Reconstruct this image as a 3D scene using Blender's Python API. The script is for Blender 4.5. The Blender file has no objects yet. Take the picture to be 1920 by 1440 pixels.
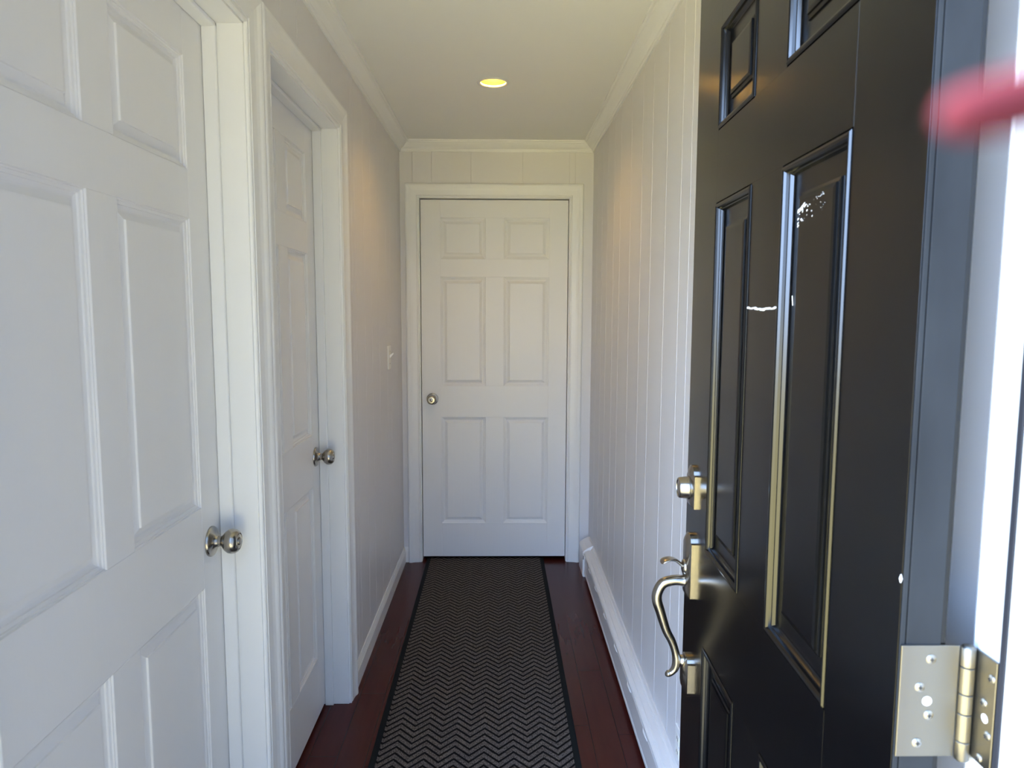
import bpy, bmesh, math, random
from mathutils import Matrix, Vector

random.seed(4)
S = bpy.context.scene
COL = S.collection
PI = math.pi

# ------------------------------------------------------------------ camera
FPX, PITCH, YAW, ROLL, EYE = 1338.7, 0.10191, 0.01497, 0.00343, 1.44
fw = Vector((math.sin(YAW) * math.cos(PITCH), math.cos(YAW) * math.cos(PITCH), -math.sin(PITCH)))
rt = Vector((math.cos(YAW), -math.sin(YAW), 0))
up = rt.cross(fw)
rt2 = rt * math.cos(ROLL) + up * math.sin(ROLL)
up2 = -rt * math.sin(ROLL) + up * math.cos(ROLL)
cam_data = bpy.data.cameras.new('camera')
cam = bpy.data.objects.new('camera', cam_data)
COL.objects.link(cam)
cam.matrix_world = Matrix(((rt2.x, up2.x, -fw.x, 0), (rt2.y, up2.y, -fw.y, 0), (rt2.z, up2.z, -fw.z, EYE), (0, 0, 0, 1)))
cam_data.sensor_width = 36
cam_data.lens = FPX / 1920 * 36
cam_data.clip_start = 0.01
cam_data.dof.use_dof = True
cam_data.dof.focus_distance = 2.8
cam_data.dof.aperture_fstop = 10.5
S.camera = cam

# ------------------------------------------------------------------ daylight and exposure
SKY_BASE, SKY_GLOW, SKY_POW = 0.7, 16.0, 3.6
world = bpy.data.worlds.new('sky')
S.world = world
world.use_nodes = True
wn = world.node_tree.nodes
wl = world.node_tree.links
wn.clear()
w_out = wn.new('ShaderNodeOutputWorld')
w_bg = wn.new('ShaderNodeBackground')
w_tc = wn.new('ShaderNodeTexCoord')
w_sep = wn.new('ShaderNodeSeparateXYZ')
w_ramp = wn.new('ShaderNodeValToRGB')
w_ramp.color_ramp.elements[0].position = 0.0
w_ramp.color_ramp.elements[0].color = (0.60, 0.82, 1.22, 1)
w_ramp.color_ramp.elements[1].position = 0.8
w_ramp.color_ramp.elements[1].color = (0.36, 0.60, 1.08, 1)
# hazy bright sky low in front of the house, a little to the left; dimmer overhead and to the sides
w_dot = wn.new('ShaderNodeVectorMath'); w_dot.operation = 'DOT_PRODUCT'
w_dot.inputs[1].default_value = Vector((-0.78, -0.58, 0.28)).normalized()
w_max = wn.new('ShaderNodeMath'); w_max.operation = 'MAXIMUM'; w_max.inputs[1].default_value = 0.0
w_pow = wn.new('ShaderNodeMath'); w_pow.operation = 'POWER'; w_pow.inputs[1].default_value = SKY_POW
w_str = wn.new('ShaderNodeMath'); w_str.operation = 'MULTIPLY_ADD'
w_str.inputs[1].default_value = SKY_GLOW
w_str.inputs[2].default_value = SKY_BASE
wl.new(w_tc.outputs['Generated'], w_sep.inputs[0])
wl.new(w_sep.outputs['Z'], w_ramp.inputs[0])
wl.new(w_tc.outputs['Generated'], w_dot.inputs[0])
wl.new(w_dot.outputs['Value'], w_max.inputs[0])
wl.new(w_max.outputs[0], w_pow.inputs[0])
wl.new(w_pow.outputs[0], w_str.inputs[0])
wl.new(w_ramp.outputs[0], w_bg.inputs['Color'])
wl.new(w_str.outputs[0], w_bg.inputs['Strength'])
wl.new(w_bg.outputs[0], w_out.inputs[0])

sun_data = bpy.data.lights.new('sun', 'SUN')
sun = bpy.data.objects.new('sun', sun_data)
COL.objects.link(sun)
sun_data.energy = 33
sun_data.angle = 0.01
sun_data.color = (1.0, 0.95, 0.86)
# the sun stands high to the left, just behind the line of the front wall: it lights the ground but not the doorway
sd = Vector((0.50, -0.06, -0.86)).normalized()
sun.rotation_euler = sd.to_track_quat('-Z', 'Y').to_euler()

S.view_settings.view_transform = 'Standard'
S.view_settings.look = 'None'
S.view_settings.exposure = 0.52
S.view_settings.gamma = 1.0
S.view_settings.use_curve_mapping = False

# ------------------------------------------------------------------ materials
def mat(name, color, rough=0.5, metal=0.0, spec=0.5, coat=0.0):
    m = bpy.data.materials.new(name)
    m.use_nodes = True
    b = m.node_tree.nodes['Principled BSDF']
    b.inputs['Base Color'].default_value = (*color, 1)
    b.inputs['Roughness'].default_value = rough
    b.inputs['Metallic'].default_value = metal
    b.inputs['Specular IOR Level'].default_value = spec
    b.inputs['Coat Weight'].default_value = coat
    return m

def N(m, kind, **kw):
    n = m.node_tree.nodes.new(kind)
    for k, v in kw.items():
        setattr(n, k, v)
    return n

def L(m, a, b):
    m.node_tree.links.new(a, b)

def math_node(m, op, a, b=None, c=None):
    n = N(m, 'ShaderNodeMath', operation=op)
    for i, v in enumerate((a, b, c)):
        if v is None:
            continue
        if isinstance(v, (int, float)):
            n.inputs[i].default_value = v
        else:
            L(m, v, n.inputs[i])
    return n.outputs[0]

def bump(m, height, strength=0.3, dist=0.001):
    n = N(m, 'ShaderNodeBump')
    n.inputs['Strength'].default_value = strength
    n.inputs['Distance'].default_value = dist
    L(m, height, n.inputs['Height'])
    L(m, n.outputs[0], m.node_tree.nodes['Principled BSDF'].inputs['Normal'])

def noise(m, scale, detail=3, stretch=(1, 1, 1)):
    tc = N(m, 'ShaderNodeTexCoord')
    mp = N(m, 'ShaderNodeMapping')
    mp.inputs['Scale'].default_value = stretch
    nz = N(m, 'ShaderNodeTexNoise')
    nz.inputs['Scale'].default_value = scale
    nz.inputs['Detail'].default_value = detail
    L(m, tc.outputs['Object'], mp.inputs[0])
    L(m, mp.outputs[0], nz.inputs['Vector'])
    return nz.outputs['Fac']

def tint(m, fac, c0, c1, lo=0.3, hi=0.7):
    r = N(m, 'ShaderNodeValToRGB')
    r.color_ramp.elements[0].position = lo
    r.color_ramp.elements[0].color = (*c0, 1)
    r.color_ramp.elements[1].position = hi
    r.color_ramp.elements[1].color = (*c1, 1)
    L(m, fac, r.inputs[0])
    L(m, r.outputs[0], m.node_tree.nodes['Principled BSDF'].inputs['Base Color'])

# white semi-gloss paint over embossed wood grain (doors)
M_DOOR = mat('white_door_paint', (0.85, 0.84, 0.83), 0.38)
bump(M_DOOR, noise(M_DOOR, 110, 4, (1, 1, 0.02)), 0.34, 0.0010)
M_TRIM = mat('white_trim_paint', (0.87, 0.865, 0.85), 0.35)
bump(M_TRIM, noise(M_TRIM, 40, 3, (1, 1, 0.3)), 0.05, 0.0006)
M_WALL = mat('pale_grey_panelling', (0.77, 0.75, 0.75), 0.42)
bump(M_WALL, noise(M_WALL, 70, 3, (1, 1, 0.03)), 0.10, 0.0006)
M_CEIL = mat('ceiling_paint', (0.87, 0.86, 0.83), 0.7)
bump(M_CEIL, noise(M_CEIL, 60, 2), 0.06, 0.0006)
M_HEATER = mat('heater_enamel', (0.85, 0.83, 0.81), 0.28)
M_PLASTIC = mat('ivory_plastic', (0.88, 0.86, 0.79), 0.3)
M_DARK = mat('dark_gap', (0.02, 0.02, 0.02), 0.8)
M_NICKEL = mat('satin_nickel', (0.40, 0.37, 0.325), 0.24, 1.0)
M_HINGE = mat('brushed_hinge_steel', (0.235, 0.220, 0.190), 0.36, 1.0)
M_SCREW = mat('screw_steel', (0.42, 0.40, 0.36), 0.3, 1.0)
M_RUBBER = mat('black_rubber_border', (0.010, 0.012, 0.013), 0.8, spec=0.12)
M_SEAL = mat('grey_weatherstrip', (0.02, 0.02, 0.024), 0.6, spec=0.2)
M_JAMB = mat('toned_down_jamb_paint', (0.50, 0.50, 0.50), 0.5)  # white paint darkened to offset the overly strong daylight on this jamb
M_SIDING = mat('white_siding', (0.75, 0.75, 0.74), 0.6)
M_CONC = mat('concrete', (0.45, 0.44, 0.42), 0.85)
tint(M_CONC, noise(M_CONC, 12, 5), (0.20, 0.185, 0.12), (0.28, 0.26, 0.17))
M_LAWN = mat('dry_lawn', (0.40, 0.37, 0.17), 0.95, spec=0.1)
tint(M_LAWN, noise(M_LAWN, 9, 5), (0.49, 0.43, 0.19), (0.60, 0.53, 0.25))

# black front-door paint: dust freckles lighten it a little
M_BLACK = mat('black_door_paint', (0.004, 0.004, 0.005), 0.21, spec=0.5)
f = noise(M_BLACK, 130, 2)
tint(M_BLACK, f, (0.0010, 0.0011, 0.0014), (0.05, 0.05, 0.05), 0.76, 0.92)
M_BLACK_EDGE = mat('dusty_black_edge', (0.020, 0.022, 0.026), 0.6, spec=0.2)
f = noise(M_BLACK_EDGE, 14, 5, (1, 1, 0.4))
tint(M_BLACK_EDGE, f, (0.011, 0.0125, 0.015), (0.020, 0.0225, 0.026), 0.35, 0.7)
M_SCUFF = mat('chalky_scuff', (0.78, 0.78, 0.76), 0.7)

# dark cherry floor boards running along the hall
M_FLOOR = mat('cherry_boards', (0.06, 0.02, 0.018), 0.27, spec=0.22)
tc = N(M_FLOOR, 'ShaderNodeTexCoord')
sp = N(M_FLOOR, 'ShaderNodeSeparateXYZ')
L(M_FLOOR, tc.outputs['Object'], sp.inputs[0])
BOARD = 0.093
bx_ = math_node(M_FLOOR, 'DIVIDE', math_node(M_FLOOR, 'ADD', sp.outputs['X'], 0.621 + 10 * BOARD), BOARD)
row = math_node(M_FLOOR, 'FLOOR', bx_)
frac = math_node(M_FLOOR, 'FRACT', bx_)
yy = math_node(M_FLOOR, 'ADD', sp.outputs['Y'], math_node(M_FLOOR, 'MULTIPLY', row, 0.437))
by_ = math_node(M_FLOOR, 'DIVIDE', yy, 0.82)
brow = math_node(M_FLOOR, 'FLOOR', by_)
bfr = math_node(M_FLOOR, 'FRACT', by_)
ex = math_node(M_FLOOR, 'ABSOLUTE', math_node(M_FLOOR, 'SUBTRACT', frac, 0.5))
ey = math_node(M_FLOOR, 'ABSOLUTE', math_node(M_FLOOR, 'SUBTRACT', bfr, 0.5))
gx = math_node(M_FLOOR, 'GREATER_THAN', ex, 0.5 - 0.012)
gy = math_node(M_FLOOR, 'GREATER_THAN', ey, 0.5 - 0.0012)
gap = math_node(M_FLOOR, 'MAXIMUM', gx, gy)
wn_ = N(M_FLOOR, 'ShaderNodeTexWhiteNoise', noise_dimensions='2D')
cmb = N(M_FLOOR, 'ShaderNodeCombineXYZ')
L(M_FLOOR, row, cmb.inputs[0]); L(M_FLOOR, brow, cmb.inputs[1]); L(M_FLOOR, cmb.outputs[0], wn_.inputs['Vector'])
grain = noise(M_FLOOR, 16, 2, (3.0, 0.30, 1))
mixf = math_node(M_FLOOR, 'MULTIPLY_ADD', wn_.outputs['Value'], 0.16, math_node(M_FLOOR, 'MULTIPLY', grain, 0.85))
r = N(M_FLOOR, 'ShaderNodeValToRGB')
r.color_ramp.elements[0].position = 0.15; r.color_ramp.elements[0].color = (0.052, 0.0095, 0.0078, 1)
r.color_ramp.elements[1].position = 0.90; r.color_ramp.elements[1].color = (0.080, 0.0145, 0.011, 1)
L(M_FLOOR, mixf, r.inputs[0])
mx = N(M_FLOOR, 'ShaderNodeMix', data_type='RGBA')
L(M_FLOOR, gap, mx.inputs[0]); L(M_FLOOR, r.outputs[0], mx.inputs[6]); mx.inputs[7].default_value = (0.012, 0.005, 0.005, 1)
L(M_FLOOR, mx.outputs[2], M_FLOOR.node_tree.nodes['Principled BSDF'].inputs['Base Color'])
hgt = math_node(M_FLOOR, 'SUBTRACT', 1.0, gap)
bump(M_FLOOR, hgt, 0.08, 0.0004)

# chevron runner: ribs of brown-grey yarn between black grooves
M_RUG = mat('chevron_pile', (0.07, 0.06, 0.055), 0.95, spec=0.15)
tc = N(M_RUG, 'ShaderNodeTexCoord')
sp = N(M_RUG, 'ShaderNodeSeparateXYZ')
L(M_RUG, tc.outputs['Object'], sp.inputs[0])
PER = 0.0965
tri = math_node(M_RUG, 'PINGPONG', math_node(M_RUG, 'ADD', sp.outputs['X'], 0.021), PER / 2)
vv = math_node(M_RUG, 'DIVIDE', math_node(M_RUG, 'SUBTRACT', sp.outputs['Y'], math_node(M_RUG, 'MULTIPLY', tri, 1.05)), 0.0335)
ff = math_node(M_RUG, 'FRACT', math_node(M_RUG, 'ADD', vv, 100))
d = math_node(M_RUG, 'ABSOLUTE', math_node(M_RUG, 'SUBTRACT', ff, 0.5))
rib = N(M_RUG, 'ShaderNodeMapRange', interpolation_type='SMOOTHSTEP')
rib.inputs['From Min'].default_value = 0.375; rib.inputs['From Max'].default_value = 0.30
L(M_RUG, d, rib.inputs['Value'])
yarn = noise(M_RUG, 330, 2, (1, 0.5, 1))
yr = N(M_RUG, 'ShaderNodeValToRGB')
yr.color_ramp.elements[0].position = 0.38; yr.color_ramp.elements[0].color = (0.055, 0.044, 0.038, 1)
yr.color_ramp.elements[1].position = 0.66; yr.color_ramp.elements[1].color = (0.19, 0.163, 0.145, 1)
L(M_RUG, yarn, yr.inputs[0])
mx = N(M_RUG, 'ShaderNodeMix', data_type='RGBA')
L(M_RUG, rib.outputs[0], mx.inputs[0]); mx.inputs[6].default_value = (0.006, 0.005, 0.005, 1)
L(M_RUG, yr.outputs[0], mx.inputs[7])
L(M_RUG, mx.outputs[2], M_RUG.node_tree.nodes['Principled BSDF'].inputs['Base Color'])
bump(M_RUG, math_node(M_RUG, 'MULTIPLY_ADD', yarn, 0.35, rib.outputs[0]), 0.8, 0.003)

# downlight
M_BULB = mat('warm_bulb', (1, 0.6, 0.2), 0.5)
b = M_BULB.node_tree.nodes['Principled BSDF']
b.inputs['Emission Color'].default_value = (1.0, 0.53, 0.09, 1)
b.inputs['Emission Strength'].default_value = 25
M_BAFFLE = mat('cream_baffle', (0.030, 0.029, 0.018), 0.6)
M_RING = mat('light_trim_ring', (0.74, 0.71, 0.70), 0.4)
M_STRAP = mat('red_strap', (0.060, 0.010, 0.016), 0.9, spec=0.1)

# ------------------------------------------------------------------ mesh helpers
def link(name, verts, faces, m, parent=None, smooth=False, bev=0.0, seg=2, fix=True):
    me = bpy.data.meshes.new(name)
    me.from_pydata([tuple(v) for v in verts], [], faces)
    if fix:
        bm = bmesh.new(); bm.from_mesh(me)
        bmesh.ops.recalc_face_normals(bm, faces=bm.faces)
        bm.to_mesh(me); bm.free()
    me.materials.append(m)
    if smooth:
        for p in me.polygons:
            p.use_smooth = True
    o = bpy.data.objects.new(name, me)
    COL.objects.link(o)
    if parent is not None:
        o.parent = parent
    if smooth == 'auto':
        md = o.modifiers.new('edges', 'EDGE_SPLIT'); md.split_angle = math.radians(35)
    if bev:
        md = o.modifiers.new('bevel', 'BEVEL'); md.width = bev; md.segments = seg; md.limit_method = 'ANGLE'
    return o

class MB:
    """collects simple shapes that make up ONE part"""
    def __init__(self):
        self.v = []; self.f = []
    def add(self, v, f):
        k = len(self.v)
        self.v += [tuple(p) for p in v]
        self.f += [tuple(i + k for i in q) for q in f]
        return self
    def box(self, x0, x1, y0, y1, z0, z1):
        v = [(x, y, z) for x in (x0, x1) for y in (y0, y1) for z in (z0, z1)]
        return self.add(v, [(0, 1, 3, 2), (4, 6, 7, 5), (0, 4, 5, 1), (2, 3, 7, 6), (0, 2, 6, 4), (1, 5, 7, 3)])
    def prism(self, poly, a, b, fn):
        """closed 2D polygon extruded from a to b; fn(p, t) -> 3D"""
        n = len(poly)
        v = [fn(p, a) for p in poly] + [fn(p, b) for p in poly]
        f = [(i, (i + 1) % n, n + (i + 1) % n, n + i) for i in range(n)]
        f += [tuple(range(n)), tuple(range(2 * n - 1, n - 1, -1))]
        return self.add(v, f)
    def sweep(self, stations):
        """list of rings (equal length, closed) joined in order, capped"""
        n = len(stations[0]); v = []; f = []
        for s in stations:
            v += s
        for k in range(len(stations) - 1):
            for i in range(n):
                j = (i + 1) % n
                f.append((k * n + i, k * n + j, (k + 1) * n + j, (k + 1) * n + i))
        f.append(tuple(range(n)))
        f.append(tuple(range((len(stations) - 1) * n, len(stations) * n))[::-1])
        return self.add(v, f)
    def lathe(self, prof, origin, axis, seg=40):
        """prof: (radius, along) pairs"""
        ax = Vector(axis).normalized()
        a = ax.orthogonal().normalized(); c = ax.cross(a)
        o = Vector(origin); v = []; f = []
        for (rr, h) in prof:
            for i in range(seg):
                t = 2 * PI * i / seg
                v.append(o + ax * h + (a * math.cos(t) + c * math.sin(t)) * max(rr, 1e-5))
        for k in range(len(prof) - 1):
            for i in range(seg):
                j = (i + 1) % seg
                f.append((k * seg + i, k * seg + j, (k + 1) * seg + j, (k + 1) * seg + i))
        f.append(tuple(range(seg)))
        f.append(tuple(range((len(prof) - 1) * seg, len(prof) * seg))[::-1])
        return self.add(v, f)
    def tube(self, pts, radii, seg=20, flat=1.0, side=None):
        """tube along pts; flat squashes it along the curve plane's normal side-vector"""
        st = []
        n = len(pts)
        for k in range(n):
            p = Vector(pts[k])
            t = (Vector(pts[min(k + 1, n - 1)]) - Vector(pts[max(k - 1, 0)])).normalized()
            s_ = Vector(side).normalized() if side else t.orthogonal().normalized()
            q = t.cross(s_).normalized()
            rr = radii[k] if isinstance(radii, (list, tuple)) else radii
            st.append([p + s_ * math.cos(2 * PI * i / seg) * rr * flat + q * math.sin(2 * PI * i / seg) * rr for i in range(seg)])
        return self.sweep(st)
    def out(self, name, m, parent=None, **kw):
        return link(name, self.v, self.f, m, parent, **kw)

def spline(pts, n=8):
    """Catmull-Rom through tuples of any length"""
    P = [pts[0]] + list(pts) + [pts[-1]]
    res = []
    for k in range(1, len(P) - 2):
        for i in range(n):
            t = i / n
            a, b_, c_, d_ = P[k - 1], P[k], P[k + 1], P[k + 2]
            res.append(tuple(0.5 * (2 * b_[j] + (c_[j] - a[j]) * t + (2 * a[j] - 5 * b_[j] + 4 * c_[j] - d_[j]) * t * t
                                    + (3 * b_[j] - a[j] - 3 * c_[j] + d_[j]) * t ** 3) for j in range(len(b_))))
    res.append(tuple(P[-2]))
    return res

def struct(o, label, cat):
    o['kind'] = 'structure'; o['label'] = label; o['category'] = cat
    return o

def tag(o, label, cat, group=None):
    o['label'] = label; o['category'] = cat
    if group:
        o['group'] = group
    return o

def empty(name, loc):
    o = bpy.data.objects.new(name, None)
    o.empty_display_size = 0.05
    o.location = loc
    COL.objects.link(o)
    return o

# ------------------------------------------------------------------ room measures
XL, XR, YF, YN, HC = -0.558, 0.503, 4.0, 0.64, 2.355   # left wall, right wall, end wall, front wall inside, ceiling
YE = 0.54                                               # front wall outside
JX = 0.45                                               # hinge jamb face of the front doorway

def grooved(a, b, grooves, w=0.0032, dep=0.0026):
    pts = [(a, 0)]
    for g in sorted(grooves):
        if a + 0.01 < g < b - 0.01:
            pts += [(g - w / 2, 0), (g - w / 4, -dep), (g + w / 4, -dep), (g + w / 2, 0)]
    pts.append((b, 0))
    return pts

def panel_wall(name, pieces, grooves, fn, thick=0.10):
    mb = MB()
    for (a, b, z0, z1) in pieces:
        poly = grooved(a, b, grooves) + [(b, -thick), (a, -thick)]
        mb.prism(poly, z0, z1, fn)
    return mb.out(name, M_WALL)

# openings on the left wall: (near, far) of the clear opening
D1 = (0.757, 1.610)
D2 = (1.779, 2.502)
DH = 2.062
GL = [0.70, 1.74, 1.889, 2.04, 2.28, 2.42, 2.71, 2.77, 2.944, 3.10, 3.28, 3.50, 3.62, 3.85]
wl_ = panel_wall('wall_left', [(YN, D1[0] - 0.01, 0, HC), (D1[0] - 0.01, D1[1] + 0.01, DH, HC), (D1[1] + 0.01, D2[0] - 0.01, 0, HC),
                         (D2[0] - 0.01, D2[1] + 0.01, DH, HC), (D2[1] + 0.01, YF, 0, HC)], GL, lambda p, t: (XL + p[1], p[0], t), 0.13)
struct(wl_, 'pale grey grooved wall panelling with two white doors in it', 'wall')
GR = [0.72, 0.86, 1.07, 1.28, 1.38, 1.60, 1.75, 1.937, 2.04, 2.225, 2.44, 2.615, 2.835, 3.08, 3.25, 3.45, 3.62, 3.80]
wr_ = panel_wall('wall_right', [(YN, YF, 0, HC)], GR, lambda p, t: (XR - p[1], p[0], t), 0.10)
struct(wr_, 'pale grey grooved wall panelling behind the open black door', 'wall')
D3 = (-0.452, 0.372)
D3H = 2.062
GF = [-0.488, -0.383, -0.168, 0.114, 0.371, 0.403]
wf_ = panel_wall('wall_end', [(XL, D3[0] - 0.01, 0, HC), (D3[0] - 0.01, D3[1] + 0.01, D3H, HC), (D3[1] + 0.01, XR, 0, HC)], GF,
                 lambda p, t: (p[0], YF - p[1], t), 0.13)
struct(wf_, 'narrow pale grey wall around the door at the hall end', 'wall')

fl = MB().box(-1.9, 1.0, YE, 5.6, -0.10, 0).out('floor', M_FLOOR)
struct(fl, 'dark cherry wooden floor boards on both sides of the runner', 'floor')

# ceiling with a round hole for the downlight
LX, LY, LR = -0.035, 2.985, 0.055
def ceiling():
    x0, x1, y0, y1 = -1.9, 1.0, YN, 5.6
    n = 48
    v = []; f = []
    for z in (HC, HC + 0.12):
        ring = [(LX + LR * math.cos(2 * PI * i / n), LY + LR * math.sin(2 * PI * i / n), z) for i in range(n)]
        sq = []
        for i in range(n):
            c, s = math.cos(2 * PI * i / n), math.sin(2 * PI * i / n)
            k = 0.3 / max(abs(c), abs(s))
            sq.append((LX + k * c, LY + k * s, z))
        v += ring + sq + [(x0, y0, z), (x1, y0, z), (x1, y1, z), (x0, y1, z)]
    m_ = 2 * n + 4
    for q in (0, m_):
        for i in range(n):
            j = (i + 1) % n
            f.append((q + i, q + j, q + n + j, q + n + i))
        # square corners sit at n/8, 3n/8, 5n/8, 7n/8
        c = [n + n // 8, n + 3 * n // 8, n + 5 * n // 8, n + 7 * n // 8]     # (+,+), (-,+), (-,-), (+,-)
        o = [2 * n + 2, 2 * n + 3, 2 * n, 2 * n + 1]
        for k in range(4):
            a, b_ = c[k], c[(k + 1) % 4]
            idx = []
            i = a
            while True:
                idx.append(q + i)
                if i == b_:
                    break
                i = n + (i - n + 1) % n
            f.append(tuple(idx + [q + o[(k + 1) % 4], q + o[k]]))
    for i in range(n):
        j = (i + 1) % n
        f.append((i, j, m_ + j, m_ + i))
    return link('ceiling', v, f, M_CEIL)
struct(ceiling(), 'plain off-white ceiling with one small round downlight', 'ceiling')

# front wall with the entrance opening (seen only from outside or at the hinge jamb)
fr = MB()
fr.box(JX + 0.022, 3.2, YE, YN, -0.3, 3.0)
fr.box(-2.2, XL - 0.02, YE, YN, -0.3, 3.0)
fr.box(XL - 0.02, JX + 0.022, YE, YN, 2.10, 3.0)
struct(fr.out('wall_front', M_SIDING), 'front wall of the house around the entrance', 'wall')
# rooms behind the closed doors: plain shell that keeps daylight out
sh = MB()
sh.box(-1.9, -1.8, YN, 5.6, 0, HC)
sh.box(-1.8, 0.9, 5.5, 5.6, 0, HC)
sh.box(0.9, 1.0, YN, 5.6, 0, HC)
struct(sh.out('wall_outer', M_SIDING), 'outer walls of the house beyond the hall', 'wall')

# ------------------------------------------------------------------ trim profiles
CAS = [(0, 0), (0, 0.0065), (0.003, 0.0090), (0.007, 0.0090), (0.0095, 0.0068), (0.0115, 0.0068), (0.013, 0.0098), (0.024, 0.0105),
       (0.038, 0.0118), (0.050, 0.0145), (0.059, 0.0180), (0.066, 0.0198), (0.073, 0.0190), (0.0775, 0.0155), (0.079, 0.010), (0.079, 0)]

def casing(name, a, b, h, fn, rev=0.005, k=1.0):
    """U-shaped casing round an opening a..b, height h; fn(along, out, z)"""
    a -= rev; b += rev; h += rev
    st = []
    st.append([fn(a - u * k, v, 0.0) for u, v in CAS])
    st.append([fn(a - u * k, v, h + u * k) for u, v in CAS])
    st.append([fn(b + u * k, v, h + u * k) for u, v in CAS])
    st.append([fn(b + u * k, v, 0.0) for u, v in CAS])
    return MB().sweep(st).out(name, M_TRIM)

onleft = lambda y, v, z: (XL + v, y, z)
onend = lambda x, v, z: (x, YF - v, z)

def jamb_left(parent, a, b, h, xs0=-0.6425, xs1=-0.612):
    mb = MB()
    t = 0.018
    mb.box(-0.692, XL + 0.001, b, b + t, 0, h + t)
    mb.box(-0.692, XL + 0.001, a - t, a, 0, h + t)
    mb.box(-0.692, XL + 0.001, a - t, b + t, h, h + t)
    mb.out('jamb', M_TRIM, parent, bev=0.0012)
    s = MB()
    d_ = 0.011
    s.box(xs0, xs1, b - d_, b, 0, h)
    s.box(xs0, xs1, a, a + d_, 0, h)
    s.box(xs0, xs1, a, b, h - d_, h)
    s.out('door_stop', M_TRIM, parent, bev=0.003, seg=3)

t1 = struct(casing('trim_1', D1[0], D1[1], 2.052, onleft), 'white moulded casing around the nearest left door', 'door frame')
jamb_left(t1, D1[0], D1[1], 2.052)
t2 = struct(casing('trim_2', D2[0], D2[1], 2.052, onleft), 'white moulded casing around the second door on the left', 'door frame')
jamb_left(t2, D2[0], D2[1], 2.052)
t3 = struct(casing('trim_3', D3[0], D3[1], 2.054, onend, k=0.92), 'white moulded casing around the door at the hall end', 'door frame')
mb = MB()
mb.box(D3[0] - 0.018, D3[0], YF - 0.001, YF + 0.13, 0, 2.072)
mb.box(D3[1], D3[1] + 0.018, YF - 0.001, YF + 0.13, 0, 2.072)
mb.box(D3[0] - 0.018, D3[1] + 0.018, YF - 0.001, YF + 0.13, 2.054, 2.072)
mb.out('jamb', M_TRIM, t3, bev=0.0012)

# crown moulding: (out from wall, down from ceiling)
CR = [(0, 0), (0, 0.054), (0.007, 0.054), (0.008, 0.050), (0.0115, 0.0475), (0.0125, 0.043), (0.016, 0.040), (0.026, 0.0335),
      (0.036, 0.024), (0.0435, 0.0145), (0.0475, 0.0125), (0.0485, 0.0080), (0.056, 0.0065), (0.057, 0)]
mb = MB().sweep([[(XL + p, YN, HC - q) for p, q in CR], [(XL + p, YF - p, HC - q) for p, q in CR]])
struct(mb.out('trim_4', M_TRIM), 'white crown moulding along the top of the left wall', 'crown moulding')
mb = MB().sweep([[(XR - p, YN, HC - q) for p, q in CR], [(XR - p, YF - p, HC - q) for p, q in CR]])
struct(mb.out('trim_5', M_TRIM), 'white crown moulding along the top of the right wall', 'crown moulding')
mb = MB().sweep([[(XL + p, YF - p, HC - q) for p, q in CR], [(XR - p, YF - p, HC - q) for p, q in CR]])
struct(mb.out('trim_6', M_TRIM), 'white crown moulding above the door at the hall end', 'crown moulding')

# baseboards (out, up)
BB = [(0, 0), (0.0115, 0), (0.0115, 0.062), (0.0095, 0.066), (0.0095, 0.070), (0.0075, 0.0735), (0.0075, 0.077), (0.004, 0.083), (0.003, 0.088), (0, 0.088)]
ycas2 = D2[1] + 0.005 + 0.079
mb = MB().sweep([[(XL + p, ycas2, q) for p, q in BB], [(XL + p, YF - p, q) for p, q in BB]])
struct(mb.out('baseboard_left', M_TRIM), 'white baseboard along the left wall beyond the second door', 'baseboard')
mb = MB()
mb.sweep([[(XL + p, YF - p, q) for p, q in BB], [(D3[0] - 0.0785, YF - p, q) for p, q in BB]])
mb.sweep([[(D3[1] + 0.0785, YF - p, q) for p, q in BB], [(XR, YF - p, q) for p, q in BB]])
struct(mb.out('baseboard_end', M_TRIM), 'short white baseboard pieces beside the casing of the end door', 'baseboard')

# ------------------------------------------------------------------ panelled doors
PZ = [(1.727, 1.951), (1.017, 1.627), (0.222, 0.838)]
PROF_W = [(0, 0), (0.0006, 0.0030), (0.0030, 0.0033), (0.0034, 0.0062), (0.0085, 0.0076), (0.0090, 0.0107), (0.0150, 0.0130), (0.0185, 0.0130),
          (0.0205, 0.0124), (0.0320, 0.0072), (0.0328, 0.0036), (0.0360, 0.0032)]
PROF_B = [(0, 0), (0.0004, 0.0032), (0.0014, 0.0032), (0.0020, -0.0006), (0.0040, -0.0026), (0.0065, -0.0030), (0.0095, -0.0018), (0.0115, 0.0012), (0.0125, 0.0050), (0.0138, 0.0058), (0.0150, 0.0078),
          (0.0165, 0.0100), (0.0185, 0.0108), (0.0435, 0.0115), (0.0440, 0.0090), (0.0490, 0.0078), (0.0495, 0.0052), (0.0550, 0.0044)]

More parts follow.
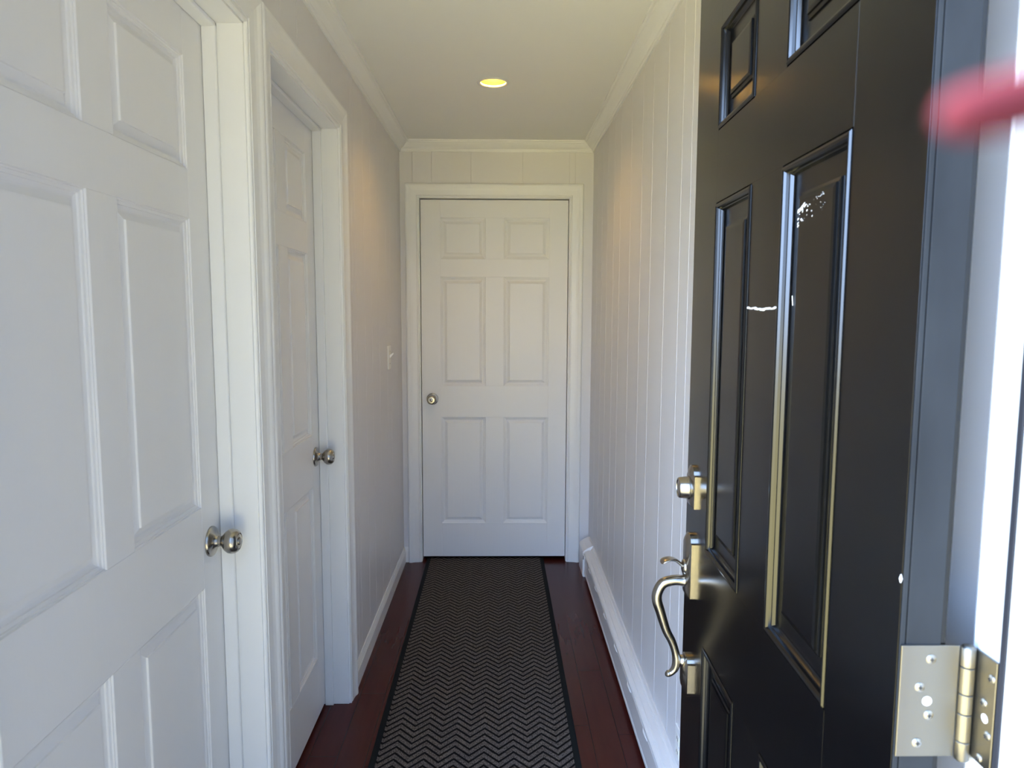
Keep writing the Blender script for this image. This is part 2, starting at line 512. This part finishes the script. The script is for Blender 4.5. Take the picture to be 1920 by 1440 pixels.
def panel_door(name, W, z0, z1, px, pz, thick, m, prof, skin=None):
    """front face on y=0 looking to -y; px: two (x0,x1) columns; pz: three (z0,z1) rows from the top"""
    v = []; f = []
    e = 0.0009 if m is M_DOOR else 0.00012
    def piece(x0, x1, za, zb):
        k = len(v)
        v.extend([(x0, e, za), (x1, e, za), (x1, e, zb), (x0, e, zb),
                  (x0 + e, 0, za + e), (x1 - e, 0, za + e), (x1 - e, 0, zb - e), (x0 + e, 0, zb - e)])
        f.append((k + 4, k + 5, k + 6, k + 7))
        for i in range(4):
            j = (i + 1) % 4
            f.append((k + i, k + j, k + 4 + j, k + 4 + i))
    xa, xb = px[0][0], px[1][1]
    piece(0, xa, z0, z1); piece(xb, W, z0, z1)
    rails = [(pz[0][1], z1), (pz[1][1], pz[0][0]), (pz[2][1], pz[1][0]), (z0, pz[2][0])]
    for a, b_ in rails:
        piece(xa, xb, a, b_)
    for a, b_ in pz:
        piece(px[0][1], px[1][0], a, b_)
    o = link(name, v, f, m)
    # body behind the face
    body = MB()
    k = len(v)
    core = MB()
    core.box(0, W, 0.02, thick, z0, z1)
    # edges between face and core
    core.add([(0, e, z0), (W, e, z0), (W, e, z1), (0, e, z1), (0, 0.02, z0), (W, 0.02, z0), (W, 0.02, z1), (0, 0.02, z1)],
             [(0, 1, 5, 4), (1, 2, 6, 5), (2, 3, 7, 6), (3, 0, 4, 7)])
    me = o.data
    bm = bmesh.new(); bm.from_mesh(me)
    vs = [bm.verts.new(p) for p in core.v]
    for q in core.f:
        bm.faces.new([vs[i] for i in q])
    bmesh.ops.recalc_face_normals(bm, faces=bm.faces)
    bm.to_mesh(me); bm.free()
    # the six raised panels
    for (x0, x1) in px:
        for (za, zb) in pz:
            pv = []; pf = []
            rings = [(0, 0.02)] + prof
            rings = [(0, 0.019)] + [(s, d_) for s, d_ in prof]
            for s, d_ in rings:
                pv += [(x0 + s, d_, za + s), (x1 - s, d_, za + s), (x1 - s, d_, zb - s), (x0 + s, d_, zb - s)]
            for q in range(len(rings) - 1):
                for i in range(4):
                    j = (i + 1) % 4
                    pf.append((q * 4 + i, q * 4 + j, q * 4 + 4 + j, q * 4 + 4 + i))
            q = (len(rings) - 1) * 4
            pf.append((q, q + 1, q + 2, q + 3)); pf.append((3, 2, 1, 0))
            link('raised_panel', pv, pf, m, o)
    return o

KNOB = [(0.0, 0.0), (0.0125, 0.0), (0.0125, 0.012), (0.0115, 0.020), (0.0115, 0.024), (0.0150, 0.028), (0.0215, 0.033), (0.0262, 0.040), (0.0275, 0.047),
        (0.0262, 0.0545), (0.0225, 0.0600), (0.0185, 0.0625), (0.0180, 0.0610), (0.0165, 0.0610), (0.0160, 0.0625), (0.0, 0.0632)]
ROSE = [(0.0335, 0.0), (0.0335, 0.0035), (0.0320, 0.0060), (0.0280, 0.0075), (0.0200, 0.0090), (0.0150, 0.0130), (0.0128, 0.0180), (0.0, 0.0180)]

def door_knob(door, x, z):
    kn = MB().lathe(KNOB, (x, 0, z), (0, -1, 0), 48).out('door_knob', M_NICKEL, door, smooth='auto')
    MB().lathe(ROSE, (x, 0.0005, z), (0, -1, 0), 48).out('rose', M_NICKEL, kn, smooth='auto')
    MB().lathe([(0.0085, 0.0625), (0.0085, 0.0645), (0.0070, 0.0655), (0, 0.0655)], (x, 0, z), (0, -1, 0), 24).out('lock_button', M_NICKEL, kn, smooth='auto')
    return kn

# door 1: nearest on the left
W1 = D1[1] - D1[0] - 0.006
o = D1[0] + 0.003
d1 = panel_door('door_1', W1, 0.012, 2.047, [(0.859 - o, 1.138 - o), (1.228 - o, 1.507 - o)], PZ, 0.035, M_DOOR, PROF_W)
d1.location = (-0.643, o, 0); d1.rotation_euler = (0, 0, PI / 2)
door_knob(d1, 1.549 - o, 0.930)
struct(d1, 'white six-panel door nearest on the left, closed, nickel knob', 'door')
# door 2: narrower, beyond it
W2 = D2[1] - D2[0] - 0.006
o = D2[0] + 0.003
d2 = panel_door('door_2', W2, 0.012, 2.047, [(1.875 - o, 2.094 - o), (2.184 - o, 2.404 - o)], PZ, 0.035, M_DOOR, PROF_W)
d2.location = (-0.643, o, 0); d2.rotation_euler = (0, 0, PI / 2)
door_knob(d2, 2.442 - o, 0.936)
struct(d2, 'narrower white six-panel door, second on the left, closed, nickel knob', 'door')
# door 3: at the end of the hall
W3 = D3[1] - D3[0] - 0.006
o = D3[0] + 0.003
d3 = panel_door('door_3', W3, 0.024, 2.049, [(-0.340 - o, -0.090 - o), (0.014 - o, 0.265 - o)], PZ, 0.035, M_DOOR, PROF_W)
d3.location = (o, 4.022, 0)
door_knob(d3, -0.390 - o, 0.943)
struct(d3, 'white six-panel door closing the far end of the hall', 'door')

# ------------------------------------------------------------------ black front door, swung open against the right wall
TH = 0.0295
s_, c_ = math.sin(TH), math.cos(TH)
HX, HY = 0.3765, 0.6431            # hinge-side edge of the outer face
WB = 0.864
ZB0, ZB1 = 0.018, 2.065
u = lambda t: WB - t
d4 = panel_door('door_4', WB, ZB0, ZB1, [(u(0.700), u(0.493)), (u(0.360), u(0.149))], [(1.770, 1.955), (0.973, 1.640), (0.235, 0.785)], 0.0445, M_BLACK, PROF_B)
d4.location = (HX + WB * s_, HY + WB * c_, 0)
d4.rotation_euler = (0, 0, math.atan2(-c_, -s_))
struct(d4, 'black six-panel front door standing open at the right, with handle set', 'door')
# local frame of the black door: x = u (latch 0 -> hinge WB), y into the door, z up
# dusty hinge edge: thin face skin, groove, core, inner skin
ed = MB()
ed.box(WB, WB + 0.0016, 0.0010, 0.0058, ZB0, ZB1)
ed.box(WB, WB + 0.0014, 0.0070, 0.0395, ZB0, ZB1)
ed.out('hinge_edge', M_BLACK_EDGE, d4, bev=0.0006)
# a worn white scratch and two scuffs on the paint
def scuff(pts, y, w):
    mb_ = MB()
    mb_.tube([(a, y, b_) for a, b_ in pts], [w * random.uniform(0.5, 1.2) for _ in pts], 8, 0.3, (0, 1, 0))
    return mb_
sc = MB()
pts = [(u(0.497) - 0.002 + (0.160) * k / 26, 1.4475 - 0.0035 * math.sin(k / 26 * PI) + random.uniform(-0.0009, 0.0009)) for k in range(25)]
sc.tube([(a, -0.0002, b_) for a, b_ in pts], [random.uniform(0.0010, 0.0024) for _ in pts], 8, 0.2, (0, 1, 0))
pts = [(u(0.318) + 0.0008 * k, 1.4615 - 0.0032 * k) for k in range(5)]
sc.tube([(a, 0.0046, b_) for a, b_ in pts], [0.0012] * 5, 6, 0.3, (0, 1, 0))
for k in range(70):
    q = random.random() ** 1.7
    a = u(0.308) + 0.085 * q
    b_ = 1.574 + 0.012 * q - (0.004 if random.random() < 0.6 else 0.022) * random.random()
    w = random.uniform(0.0003, 0.0011) * (1.3 - q)
    sc.tube([(a - 2 * w, 0.0043, b_ - w), (a, 0.0041, b_), (a + 2 * w, 0.0043, b_ + w * random.uniform(-1, 2))], [w * 0.4, w, w * 0.4], 6, 0.3, (0, 1, 0))
for k in range(6):
    a = u(0.305) + 0.003 * k; w = 0.0012 + 0.0006 * (k % 2)
    sc.tube([(a - 0.003, 0.0043, 1.570 + 0.0012 * k), (a, 0.0040, 1.572 + 0.0012 * k), (a + 0.003, 0.0043, 1.574 + 0.0012 * k)], [0.0004, w, 0.0004], 6, 0.3, (0, 1, 0))
sc.tube([(WB - 0.0008, -0.0006, 1.187), (WB - 0.0003, -0.0008, 1.191), (WB - 0.0008, -0.0006, 1.195)], [0.0004, 0.0016, 0.0004], 8, 1.0, (0, 1, 0))
o = sc.out('scuff_mark', M_SCUFF, d4)
o['label'] = 'chalky white scratch and scuffs in the black paint'

def arch_plate(x0, x1, z0, z1, th, top=0.35, bot=0.0):
    """plate outline with an arched top, returned as stacked rings for a bevelled plate"""
    def outline(ins):
        a0, a1, b0, b1 = x0 + ins, x1 - ins, z0 + ins, z1 - ins
        w = (a1 - a0) / 2; cx = (a0 + a1) / 2
        sh_ = b1 - w * top * 2
        pts = [(a0, b0 + bot), (a0 + bot, b0), (a1 - bot, b0), (a1, b0 + bot)] if bot else [(a0, b0), (a1, b0)]
        pts += [(a1, sh_), (a1 - w * 0.22, sh_ + 0.002)]
        for i in range(0, 13):
            t = PI * i / 12
            pts.append((cx + w * 0.74 * math.cos(t), sh_ + 0.004 + (b1 - sh_ - 0.004) * math.sin(t)))
        pts += [(a0 + w * 0.22, sh_ + 0.002), (a0, sh_)]
        return pts
    rings = []
    for ins, y in ((0.0, 0.0), (0.0, -th * 0.52), (0.0018, -th * 0.62), (0.0045, -th * 0.72), (0.0110, -th * 0.94), (0.0170, -th)):
        rings.append([(a, y, b_) for a, b_ in outline(ins)])
    return MB().sweep(rings)

UH = u(0.805)                      # middle of the lock hardware
db = arch_plate(UH - 0.030, UH + 0.030, 1.038, 1.124, 0.0115, 0.32).out('deadbolt', M_NICKEL, d4, smooth='auto')
MB().lathe([(0.0245, 0.009), (0.0245, 0.0125), (0.0235, 0.0135), (0.0215, 0.0300), (0.0200, 0.0325), (0.0165, 0.0330), (0.0160, 0.0318), (0, 0.0318)],
           (UH, 0, 1.0765), (0, -1, 0), 44).out('lock_cylinder', M_NICKEL, db, smooth='auto')
hs = arch_plate(UH - 0.029, UH + 0.029, 0.841, 0.981, 0.0155, 0.32, 0.007).out('entry_handle', M_NICKEL, d4, smooth='auto')
gp = [(0.006, 0.8765, 0.0110), (0.0172, 0.8765, 0.0088), (0.036, 0.8771, 0.0080), (0.0582, 0.8705, 0.0080), (0.069, 0.853, 0.0080), (0.0708, 0.8343, 0.0080),
      (0.0634, 0.8098, 0.0076), (0.050, 0.7685, 0.0068), (0.0376, 0.7442, 0.0064), (0.0296, 0.7218, 0.0062), (0.0257, 0.7017, 0.0068), (0.0286, 0.6840, 0.0060),
      (0.0368, 0.6735, 0.0050), (0.0445, 0.6708, 0.0052), (0.0485, 0.6712, 0.0030)]
gs = spline(gp, 6)
MB().tube([(UH, -a, z) for a, z, q in gs], [q * 1.34 for a, z, q in gs], 24, 1.12, (1, 0, 0)).out('grip', M_NICKEL, hs, smooth=True)
# thumb piece: a curved paddle that widens to its tip
tp = spline([(0.006, 0.905, 0.007, 0.0030), (0.0200, 0.9105, 0.008, 0.0026), (0.0330, 0.9205, 0.0095, 0.0022), (0.0450, 0.9235, 0.0120, 0.0022), (0.0570, 0.9205, 0.0130, 0.0024),
             (0.0625, 0.9170, 0.0115, 0.0020), (0.0645, 0.9150, 0.0060, 0.0010)], 6)
st = []
for k in range(len(tp)):
    a, z, w, h = tp[k]
    a2, z2 = tp[min(k + 1, len(tp) - 1)][:2]; a1, z1 = tp[max(k - 1, 0)][:2]
    t = Vector((0, -(a2 - a1), z2 - z1)).normalized(); q = Vector((1, 0, 0)).cross(t)
    st.append([Vector((UH, -a, z)) + Vector((1, 0, 0)) * w * 1.15 * math.cos(2 * PI * i / 18) + q * h * 1.4 * math.sin(2 * PI * i / 18) for i in range(18)])
MB().sweep(st).out('thumb_latch', M_NICKEL, hs, smooth=True)
MB().lathe([(0.0165, 0.012), (0.0165, 0.0155), (0.0145, 0.0185), (0.0100, 0.020), (0, 0.0205)], (UH, 0, 0.907), (0, -1, 0), 32).out('latch_boss', M_NICKEL, hs, smooth='auto')
arch_plate(UH - 0.027, UH + 0.027, 0.634, 0.716, 0.0155, 0.26, 0.007).out('lower_plate', M_NICKEL, hs, smooth='auto')
MB().lathe([(0.0130, 0.012), (0.0125, 0.0170), (0.0095, 0.0215), (0.0070, 0.0235), (0, 0.024)], (UH, 0, 0.700), (0, -1, 0), 28).out('grip_foot', M_NICKEL, hs, smooth='auto')

# hinge: one leaf on the door edge, knuckles, one leaf on the jamb (built in world space, parented with the inverse)
hz0, hz1 = 1.0165, 1.1275
d4_inv = (Matrix.Translation(d4.location) @ d4.rotation_euler.to_matrix().to_4x4()).inverted()
def keep_world(o):
    o.matrix_parent_inverse = d4_inv
hx = 0.4375
hg = MB().box(HX + 0.0015, hx - 0.004, HY - 0.0043, HY - 0.0016, hz0, hz1).out('hinge', M_HINGE, d4, bev=0.0006)
keep_world(hg)
def hpart(mb_, name, m, **kw):
    o_ = mb_.out(name, m, hg, **kw); return o_
kb = [1.0150, 1.0341, 1.0616, 1.0812, 1.1077, 1.1270]
for k in range(5):
    a, b_ = kb[k] + 0.0003, kb[k + 1] - 0.0003
    pr = [(0.0058, a), (0.0065, a + 0.0006), (0.0065, b_ - 0.0006), (0.0058, b_)]
    if k == 4:
        pr = pr[:-1] + [(0.0060, b_ + 0.0002), (0.0042, b_ + 0.0018), (0, b_ + 0.0022)]
    if k == 0:
        pr = [(0, a - 0.0022), (0.0042, a - 0.0018), (0.0060, a - 0.0002)] + pr[1:]
    hpart(MB().lathe(pr, (hx + 0.0030, HY - 0.006, 0), (0, 0, 1), 28), 'knuckle', M_HINGE, smooth='auto')
jl = MB()
jl.box(JX - 0.0030, JX - 0.0004, 0.6075, HY - 0.004, 1.0200, 1.1255)
jl.box(hx + 0.0030, JX - 0.0004, HY - 0.0070, HY - 0.0040, 1.0200, 1.1255)
hpart(jl, 'jamb_leaf', M_HINGE, bev=0.0006)
def screw(org, ax, r_=0.0047, cross=True):
    mb_ = MB().lathe([(r_, 0), (r_ * 0.98, 0.0006), (r_ * 0.75, 0.0014), (0, 0.0018)], org, ax, 22)
    a = Vector(ax).orthogonal().normalized(); c = Vector(ax).cross(a)
    o_ = Vector(org) + Vector(ax) * 0.00145
    scr = hpart(mb_, 'screw', M_SCREW, smooth='auto')
    if cross:
        sl = MB()
        for p, q in ((a + c, a - c), (a - c, a + c)):
            p = p.normalized(); q = q.normalized()
            vv_ = [o_ + p * (r_ * 0.45 * i) + q * (r_ * 0.09 * j) + Vector(ax) * h for h in (-0.0003, 0.0007) for i, j in ((-1, -1), (1, -1), (1, 1), (-1, 1))]
            sl.add(vv_, [(0, 1, 2, 3), (4, 5, 6, 7), (0, 1, 5, 4), (1, 2, 6, 5), (2, 3, 7, 6), (3, 0, 4, 7)])
        return sl
    return None
slots = MB()
for x, z in ((0.4066, 1.1140), (0.3973, 1.0864), (0.4074, 1.0584), (0.3979, 1.0305)):
    q = screw((x, HY - 0.0043, z), (0, -1, 0))
    slots.add(q.v, q.f)
for y, z in ((0.6129, 1.1077), (0.6211, 1.0805), (0.6135, 1.0528), (0.6224, 1.0255)):
    q = screw((JX - 0.0030, y, z), (-1, 0, 0), 0.0042)
    slots.add(q.v, q.f)
hpart(slots, 'screw_slots', M_DARK)
hpart(MB().lathe([(0.0046, -0.0002), (0.0046, 0.0004), (0.0038, 0.0009), (0, 0.0010)], (0.4051, HY - 0.0043, 1.0724), (0, -1, 0), 22), 'plug', M_TRIM, smooth='auto')
hpart(MB().lathe([(0.0042, -0.0002), (0.0042, 0.0002), (0, 0.0003)], (JX - 0.0030, 0.6184, 1.0668), (-1, 0, 0), 22), 'plug', M_TRIM, smooth='auto')

# hinge jamb of the entrance with its weatherstrip
jm = MB()
jm.box(JX, JX + 0.022, YE - 0.02, HY - 0.003, 0, 2.10)
jm.box(XL - 0.022, XL, YE - 0.02, HY - 0.003, 0, 2.10)
jm.box(XL - 0.022, JX + 0.022, YE - 0.02, HY - 0.003, 2.08, 2.10)
jb = struct(jm.out('trim_7', M_JAMB, bev=0.0015), 'white hinge jamb of the front doorway at the right edge', 'door frame')
MB().box(JX - 0.0018, JX + 0.001, 0.6005, 0.6070, 0, 2.08).out('weatherstrip', M_SEAL, jb, bev=0.0006)
MB().box(JX + 0.006, XR - 0.001, YN, YN + 0.014, 0, 2.08).out('added_casing', M_TRIM, jb, bev=0.002)  # casing strip added to cut the light leaking into the hinge gap
st_ = MB().box(XL, JX, YE - 0.05, YN + 0.0, -0.02, 0.012).out('trim_8', mat('worn_sill', (0.35, 0.33, 0.30), 0.5))
struct(st_, 'low sill under the front door', 'sill')

# ------------------------------------------------------------------ runner
RG = empty('runner_rug', (-0.070, 0, 0))
RG.rotation_euler = (0, 0, 0.0052)
tag(RG, 'long dark brown chevron runner with black border on the cherry floor', 'rug')
mb = MB().box(-0.3165, 0.3165, 0.66, 4.045, 0.0005, 0.0085)
mb.out('pile', M_RUG, RG)
mb = MB()
for a, b_ in ((-0.338, -0.3165), (0.3165, 0.338)):
    mb.box(a, b_, 0.64, 4.05, 0.0, 0.0065)
mb.box(-0.3165, 0.3165, 0.64, 0.66, 0, 0.0065)
mb.out('border', M_RUBBER, RG, bev=0.0015)

# ------------------------------------------------------------------ baseboard heater along the right wall
HT = empty('baseboard_heater', (0.478, 2.0, 0))
tag(HT, 'long low white baseboard heater along the right wall', 'heater')
def at_heater(o):
    o.matrix_parent_inverse = Matrix.Translation((-0.478, -2.0, 0))
    return o
hy0, hy1 = 1.2, 3.755
W_ = XR
top = [(W_ - 0.0005, 0.020), (W_ - 0.0005, 0.170), (W_ - 0.006, 0.170), (W_ - 0.008, 0.165), (W_ - 0.010, 0.158), (W_ - 0.014, 0.1565), (W_ - 0.0155, 0.1500), (W_ - 0.022, 0.1500), (W_ - 0.034, 0.1490),
       (W_ - 0.036, 0.1450), (W_ - 0.045, 0.1440), (W_ - 0.0510, 0.1395), (W_ - 0.0510, 0.1370), (W_ - 0.0440, 0.1340), (W_ - 0.006, 0.1320), (W_ - 0.006, 0.020)]
at_heater(MB().prism(top, hy0, hy1, lambda p, t: (p[0], t, p[1])).out('top_cover', M_HEATER, HT))
fx = W_ - 0.0510
front = [(fx + 0.0095, 0.1250), (fx + 0.0040, 0.1300), (fx - 0.0005, 0.1300), (fx - 0.0015, 0.1270), (fx - 0.0002, 0.1235), (fx + 0.0012, 0.1200), (fx + 0.0012, 0.0400), (fx - 0.0008, 0.0370), (fx - 0.0012, 0.0270), (fx + 0.0015, 0.0230),
         (fx + 0.010, 0.0220), (fx + 0.010, 0.0250), (fx + 0.0040, 0.0280), (fx + 0.0040, 0.1180)]
at_heater(MB().prism(front, hy0, hy1, lambda p, t: (p[0], t, p[1])).out('front_panel', M_HEATER, HT))
at_heater(MB().box(fx + 0.020, W_ - 0.007, hy0, hy1, 0.045, 0.115).out('heating_fins', mat('grey_fins', (0.30, 0.30, 0.30), 0.5, 0.5), HT))
ec = MB()
cap = [(W_ - 0.0005, 0.0), (W_ - 0.0005, 0.172), (W_ - 0.010, 0.172), (W_ - 0.038, 0.158), (W_ - 0.0535, 0.146), (W_ - 0.0600, 0.138), (W_ - 0.0600, 0.004), (W_ - 0.0560, 0.0)]
ec.prism(cap, hy1, 3.925, lambda p, t: (p[0], t, p[1]))
at_heater(ec.out('end_cap', M_HEATER, HT, bev=0.0015))
at_heater(MB().box(W_ - 0.0580, W_ - 0.0540, hy1 - 0.0005, hy1 + 0.001, 0.098, 0.122).out('cap_slot', M_DARK, HT))
for y in (1.52, 1.81, 2.103, 2.384, 2.678, 2.974, 3.274, 3.510, 3.735):
    q = [(fx - 0.0025, y - 0.040, 0.1275, 0.0012), (fx - 0.0040, y - 0.022, 0.1295, 0.0030), (fx - 0.0045, y, 0.1305, 0.0042), (fx - 0.0025, y + 0.018, 0.1300, 0.0030), (fx, y + 0.03, 0.1285, 0.0010)]
    at_heater(MB().tube([(a, b_, c) for a, b_, c, r_ in q], [r_ for *_, r_ in q], 12).out('bracket_clip', M_HEATER, HT, smooth=True))

# ------------------------------------------------------------------ switch, outlet
SW = empty('light_switch', (XL, 3.525, 1.210))
tag(SW, 'ivory toggle switch on the left wall near the end door', 'switch')
MB().box(0, 0.0085, -0.035, 0.035, -0.0575, 0.0575).out('cover_plate', M_PLASTIC, SW, bev=0.003, seg=3)
tg = MB()
tg.sweep([[(0.007, a, b_) for a, b_ in ((-0.006, -0.006), (0.006, -0.006), (0.006, 0.012), (-0.006, 0.012))],
          [(0.014, a, b_) for a, b_ in ((-0.005, 0.002), (0.005, 0.002), (0.005, 0.016), (-0.005, 0.016))],
          [(0.026, a, b_) for a, b_ in ((-0.004, 0.017), (0.004, 0.017), (0.004, 0.024), (-0.004, 0.024))]])
tg.out('toggle', M_PLASTIC, SW, bev=0.001)
for z in (0.030, -0.030):
    MB().lathe([(0.0035, 0.0080), (0.0033, 0.0092), (0, 0.0096)], (0, 0, z), (1, 0, 0), 16).out('screw', M_SCREW, SW, smooth='auto')

OL = empty('wall_outlet', (XR, 1.885, 0.226))
tag(OL, 'white wall outlet above the heater, half hidden by the black door', 'outlet')
MB().box(-0.0055, 0, -0.035, 0.035, -0.0500, 0.0500).out('cover_plate', M_TRIM, OL, bev=0.003, seg=3)
for z in (0.0195, -0.0195):
    rc = MB().box(-0.0075, -0.004, -0.0165, 0.0165, z - 0.0135, z + 0.0135).out('receptacle', M_PLASTIC, OL, bev=0.003, seg=3)
    sl = MB()
    sl.box(-0.0078, -0.0070, -0.0075, -0.0050, z - 0.002, z + 0.007); sl.box(-0.0078, -0.0070, 0.0050, 0.0075, z - 0.002, z + 0.006)
    sl.out('slots', M_DARK, rc)

# ------------------------------------------------------------------ recessed downlight
DL = empty('recessed_light', (LX, LY, HC))
tag(DL, 'small round recessed ceiling light glowing warm yellow', 'ceiling light')
n = 48
prof = [(0.0505, 0.004), (0.0510, -0.0015), (0.0560, -0.0040), (0.0640, -0.0025), (0.0665, 0.0), (0.0665, 0.001), (0.0545, 0.0015), (0.0545, 0.006)]
v = []; f_ = []
for rr, h in prof:
    v += [(rr * math.cos(2 * PI * i / n), rr * math.sin(2 * PI * i / n), h) for i in range(n)]
for k in range(len(prof)):
    k2 = (k + 1) % len(prof)
    for i in range(n):
        j = (i + 1) % n
        f_.append((k * n + i, k * n + j, k2 * n + j, k2 * n + i))
link('trim_ring', v, f_, M_RING, DL, smooth='auto')
prof = []
for k in range(10):
    h = 0.003 + 0.0085 * k; rr = 0.0525 - 0.0014 * k
    prof += [(rr, h), (rr - 0.0024, h + 0.0065)]
prof.append((0.0, 0.088))
v = []; f_ = []
for rr, h in prof:
    v += [(max(rr, 1e-4) * math.cos(2 * PI * i / n), max(rr, 1e-4) * math.sin(2 * PI * i / n), h) for i in range(n)]
for k in range(len(prof) - 1):
    for i in range(n):
        j = (i + 1) % n
        f_.append((k * n + i, k * n + j, (k + 1) * n + j, (k + 1) * n + i))
link('baffle', v, f_, M_BAFFLE, DL)
MB().lathe([(0.0, 0.052), (0.008, 0.0528), (0.014, 0.0560), (0.0175, 0.0610), (0.018, 0.0660), (0.016, 0.074), (0.010, 0.082), (0, 0.083)], (0, 0, 0), (0, 0, 1), 32).out('bulb', M_BULB, DL, smooth=True)
lamp = bpy.data.lights.new('bulb_light', 'POINT')
lamp.energy = 5.6
lamp.color = (1.0, 0.53, 0.09)
lamp.shadow_soft_size = 0.014
lo = bpy.data.objects.new('bulb_light', lamp)
lo.location = (LX, LY, HC + 0.036)
COL.objects.link(lo)

# ------------------------------------------------------------------ red strap hanging close by, its soft end at the upper right
ST = [(0.0250, 0.0415, 1.45110, 0.0005), (0.0253, 0.0415, 1.45112, 0.0011), (0.0265, 0.0415, 1.45130, 0.0015), (0.0290, 0.0417, 1.45190, 0.0017), (0.0340, 0.0425, 1.45330, 0.0019),
      (0.0460, 0.0480, 1.45700, 0.0022), (0.0900, 0.0800, 1.4680, 0.0025), (0.1800, 0.1800, 1.4850, 0.0028), (0.3100, 0.3700, 1.5100, 0.0030), (0.4200, 0.5000, 1.5300, 0.0032), (0.4520, 0.5230, 1.5340, 0.0032)]
ss = spline(ST, 6)
strap = MB().tube([q[:3] for q in ss], [q[3] for q in ss], 16, 1.0).out('red_strap', M_STRAP, smooth=True)
tag(strap, 'red strap end out of focus at the upper right, in front of the door edge', 'strap')

# ------------------------------------------------------------------ outdoors: stoop and lawn the daylight bounces from
struct(MB().box(-1.3, 0.6, -1.0, YE - 0.05, -0.30, -0.06).out('floor_stoop', M_CONC, bev=0.01), 'concrete stoop in front of the entrance', 'stoop')
struct(MB().box(-30, 0.6, -40, 14, -0.5, -0.30).out('ground_lawn', M_LAWN), 'sunlit dry lawn in front of the house', 'lawn')
struct(MB().box(0.6, 30, -40, 14, -0.5, -0.30).out('ground_bounce_cut', mat('dull_ground', (0.06, 0.06, 0.065), 0.9)), 'unseen dark ground beside the stoop, added to cut bounced light', 'added_ground')  # unseen dark ground, added so less light bounces in from the right
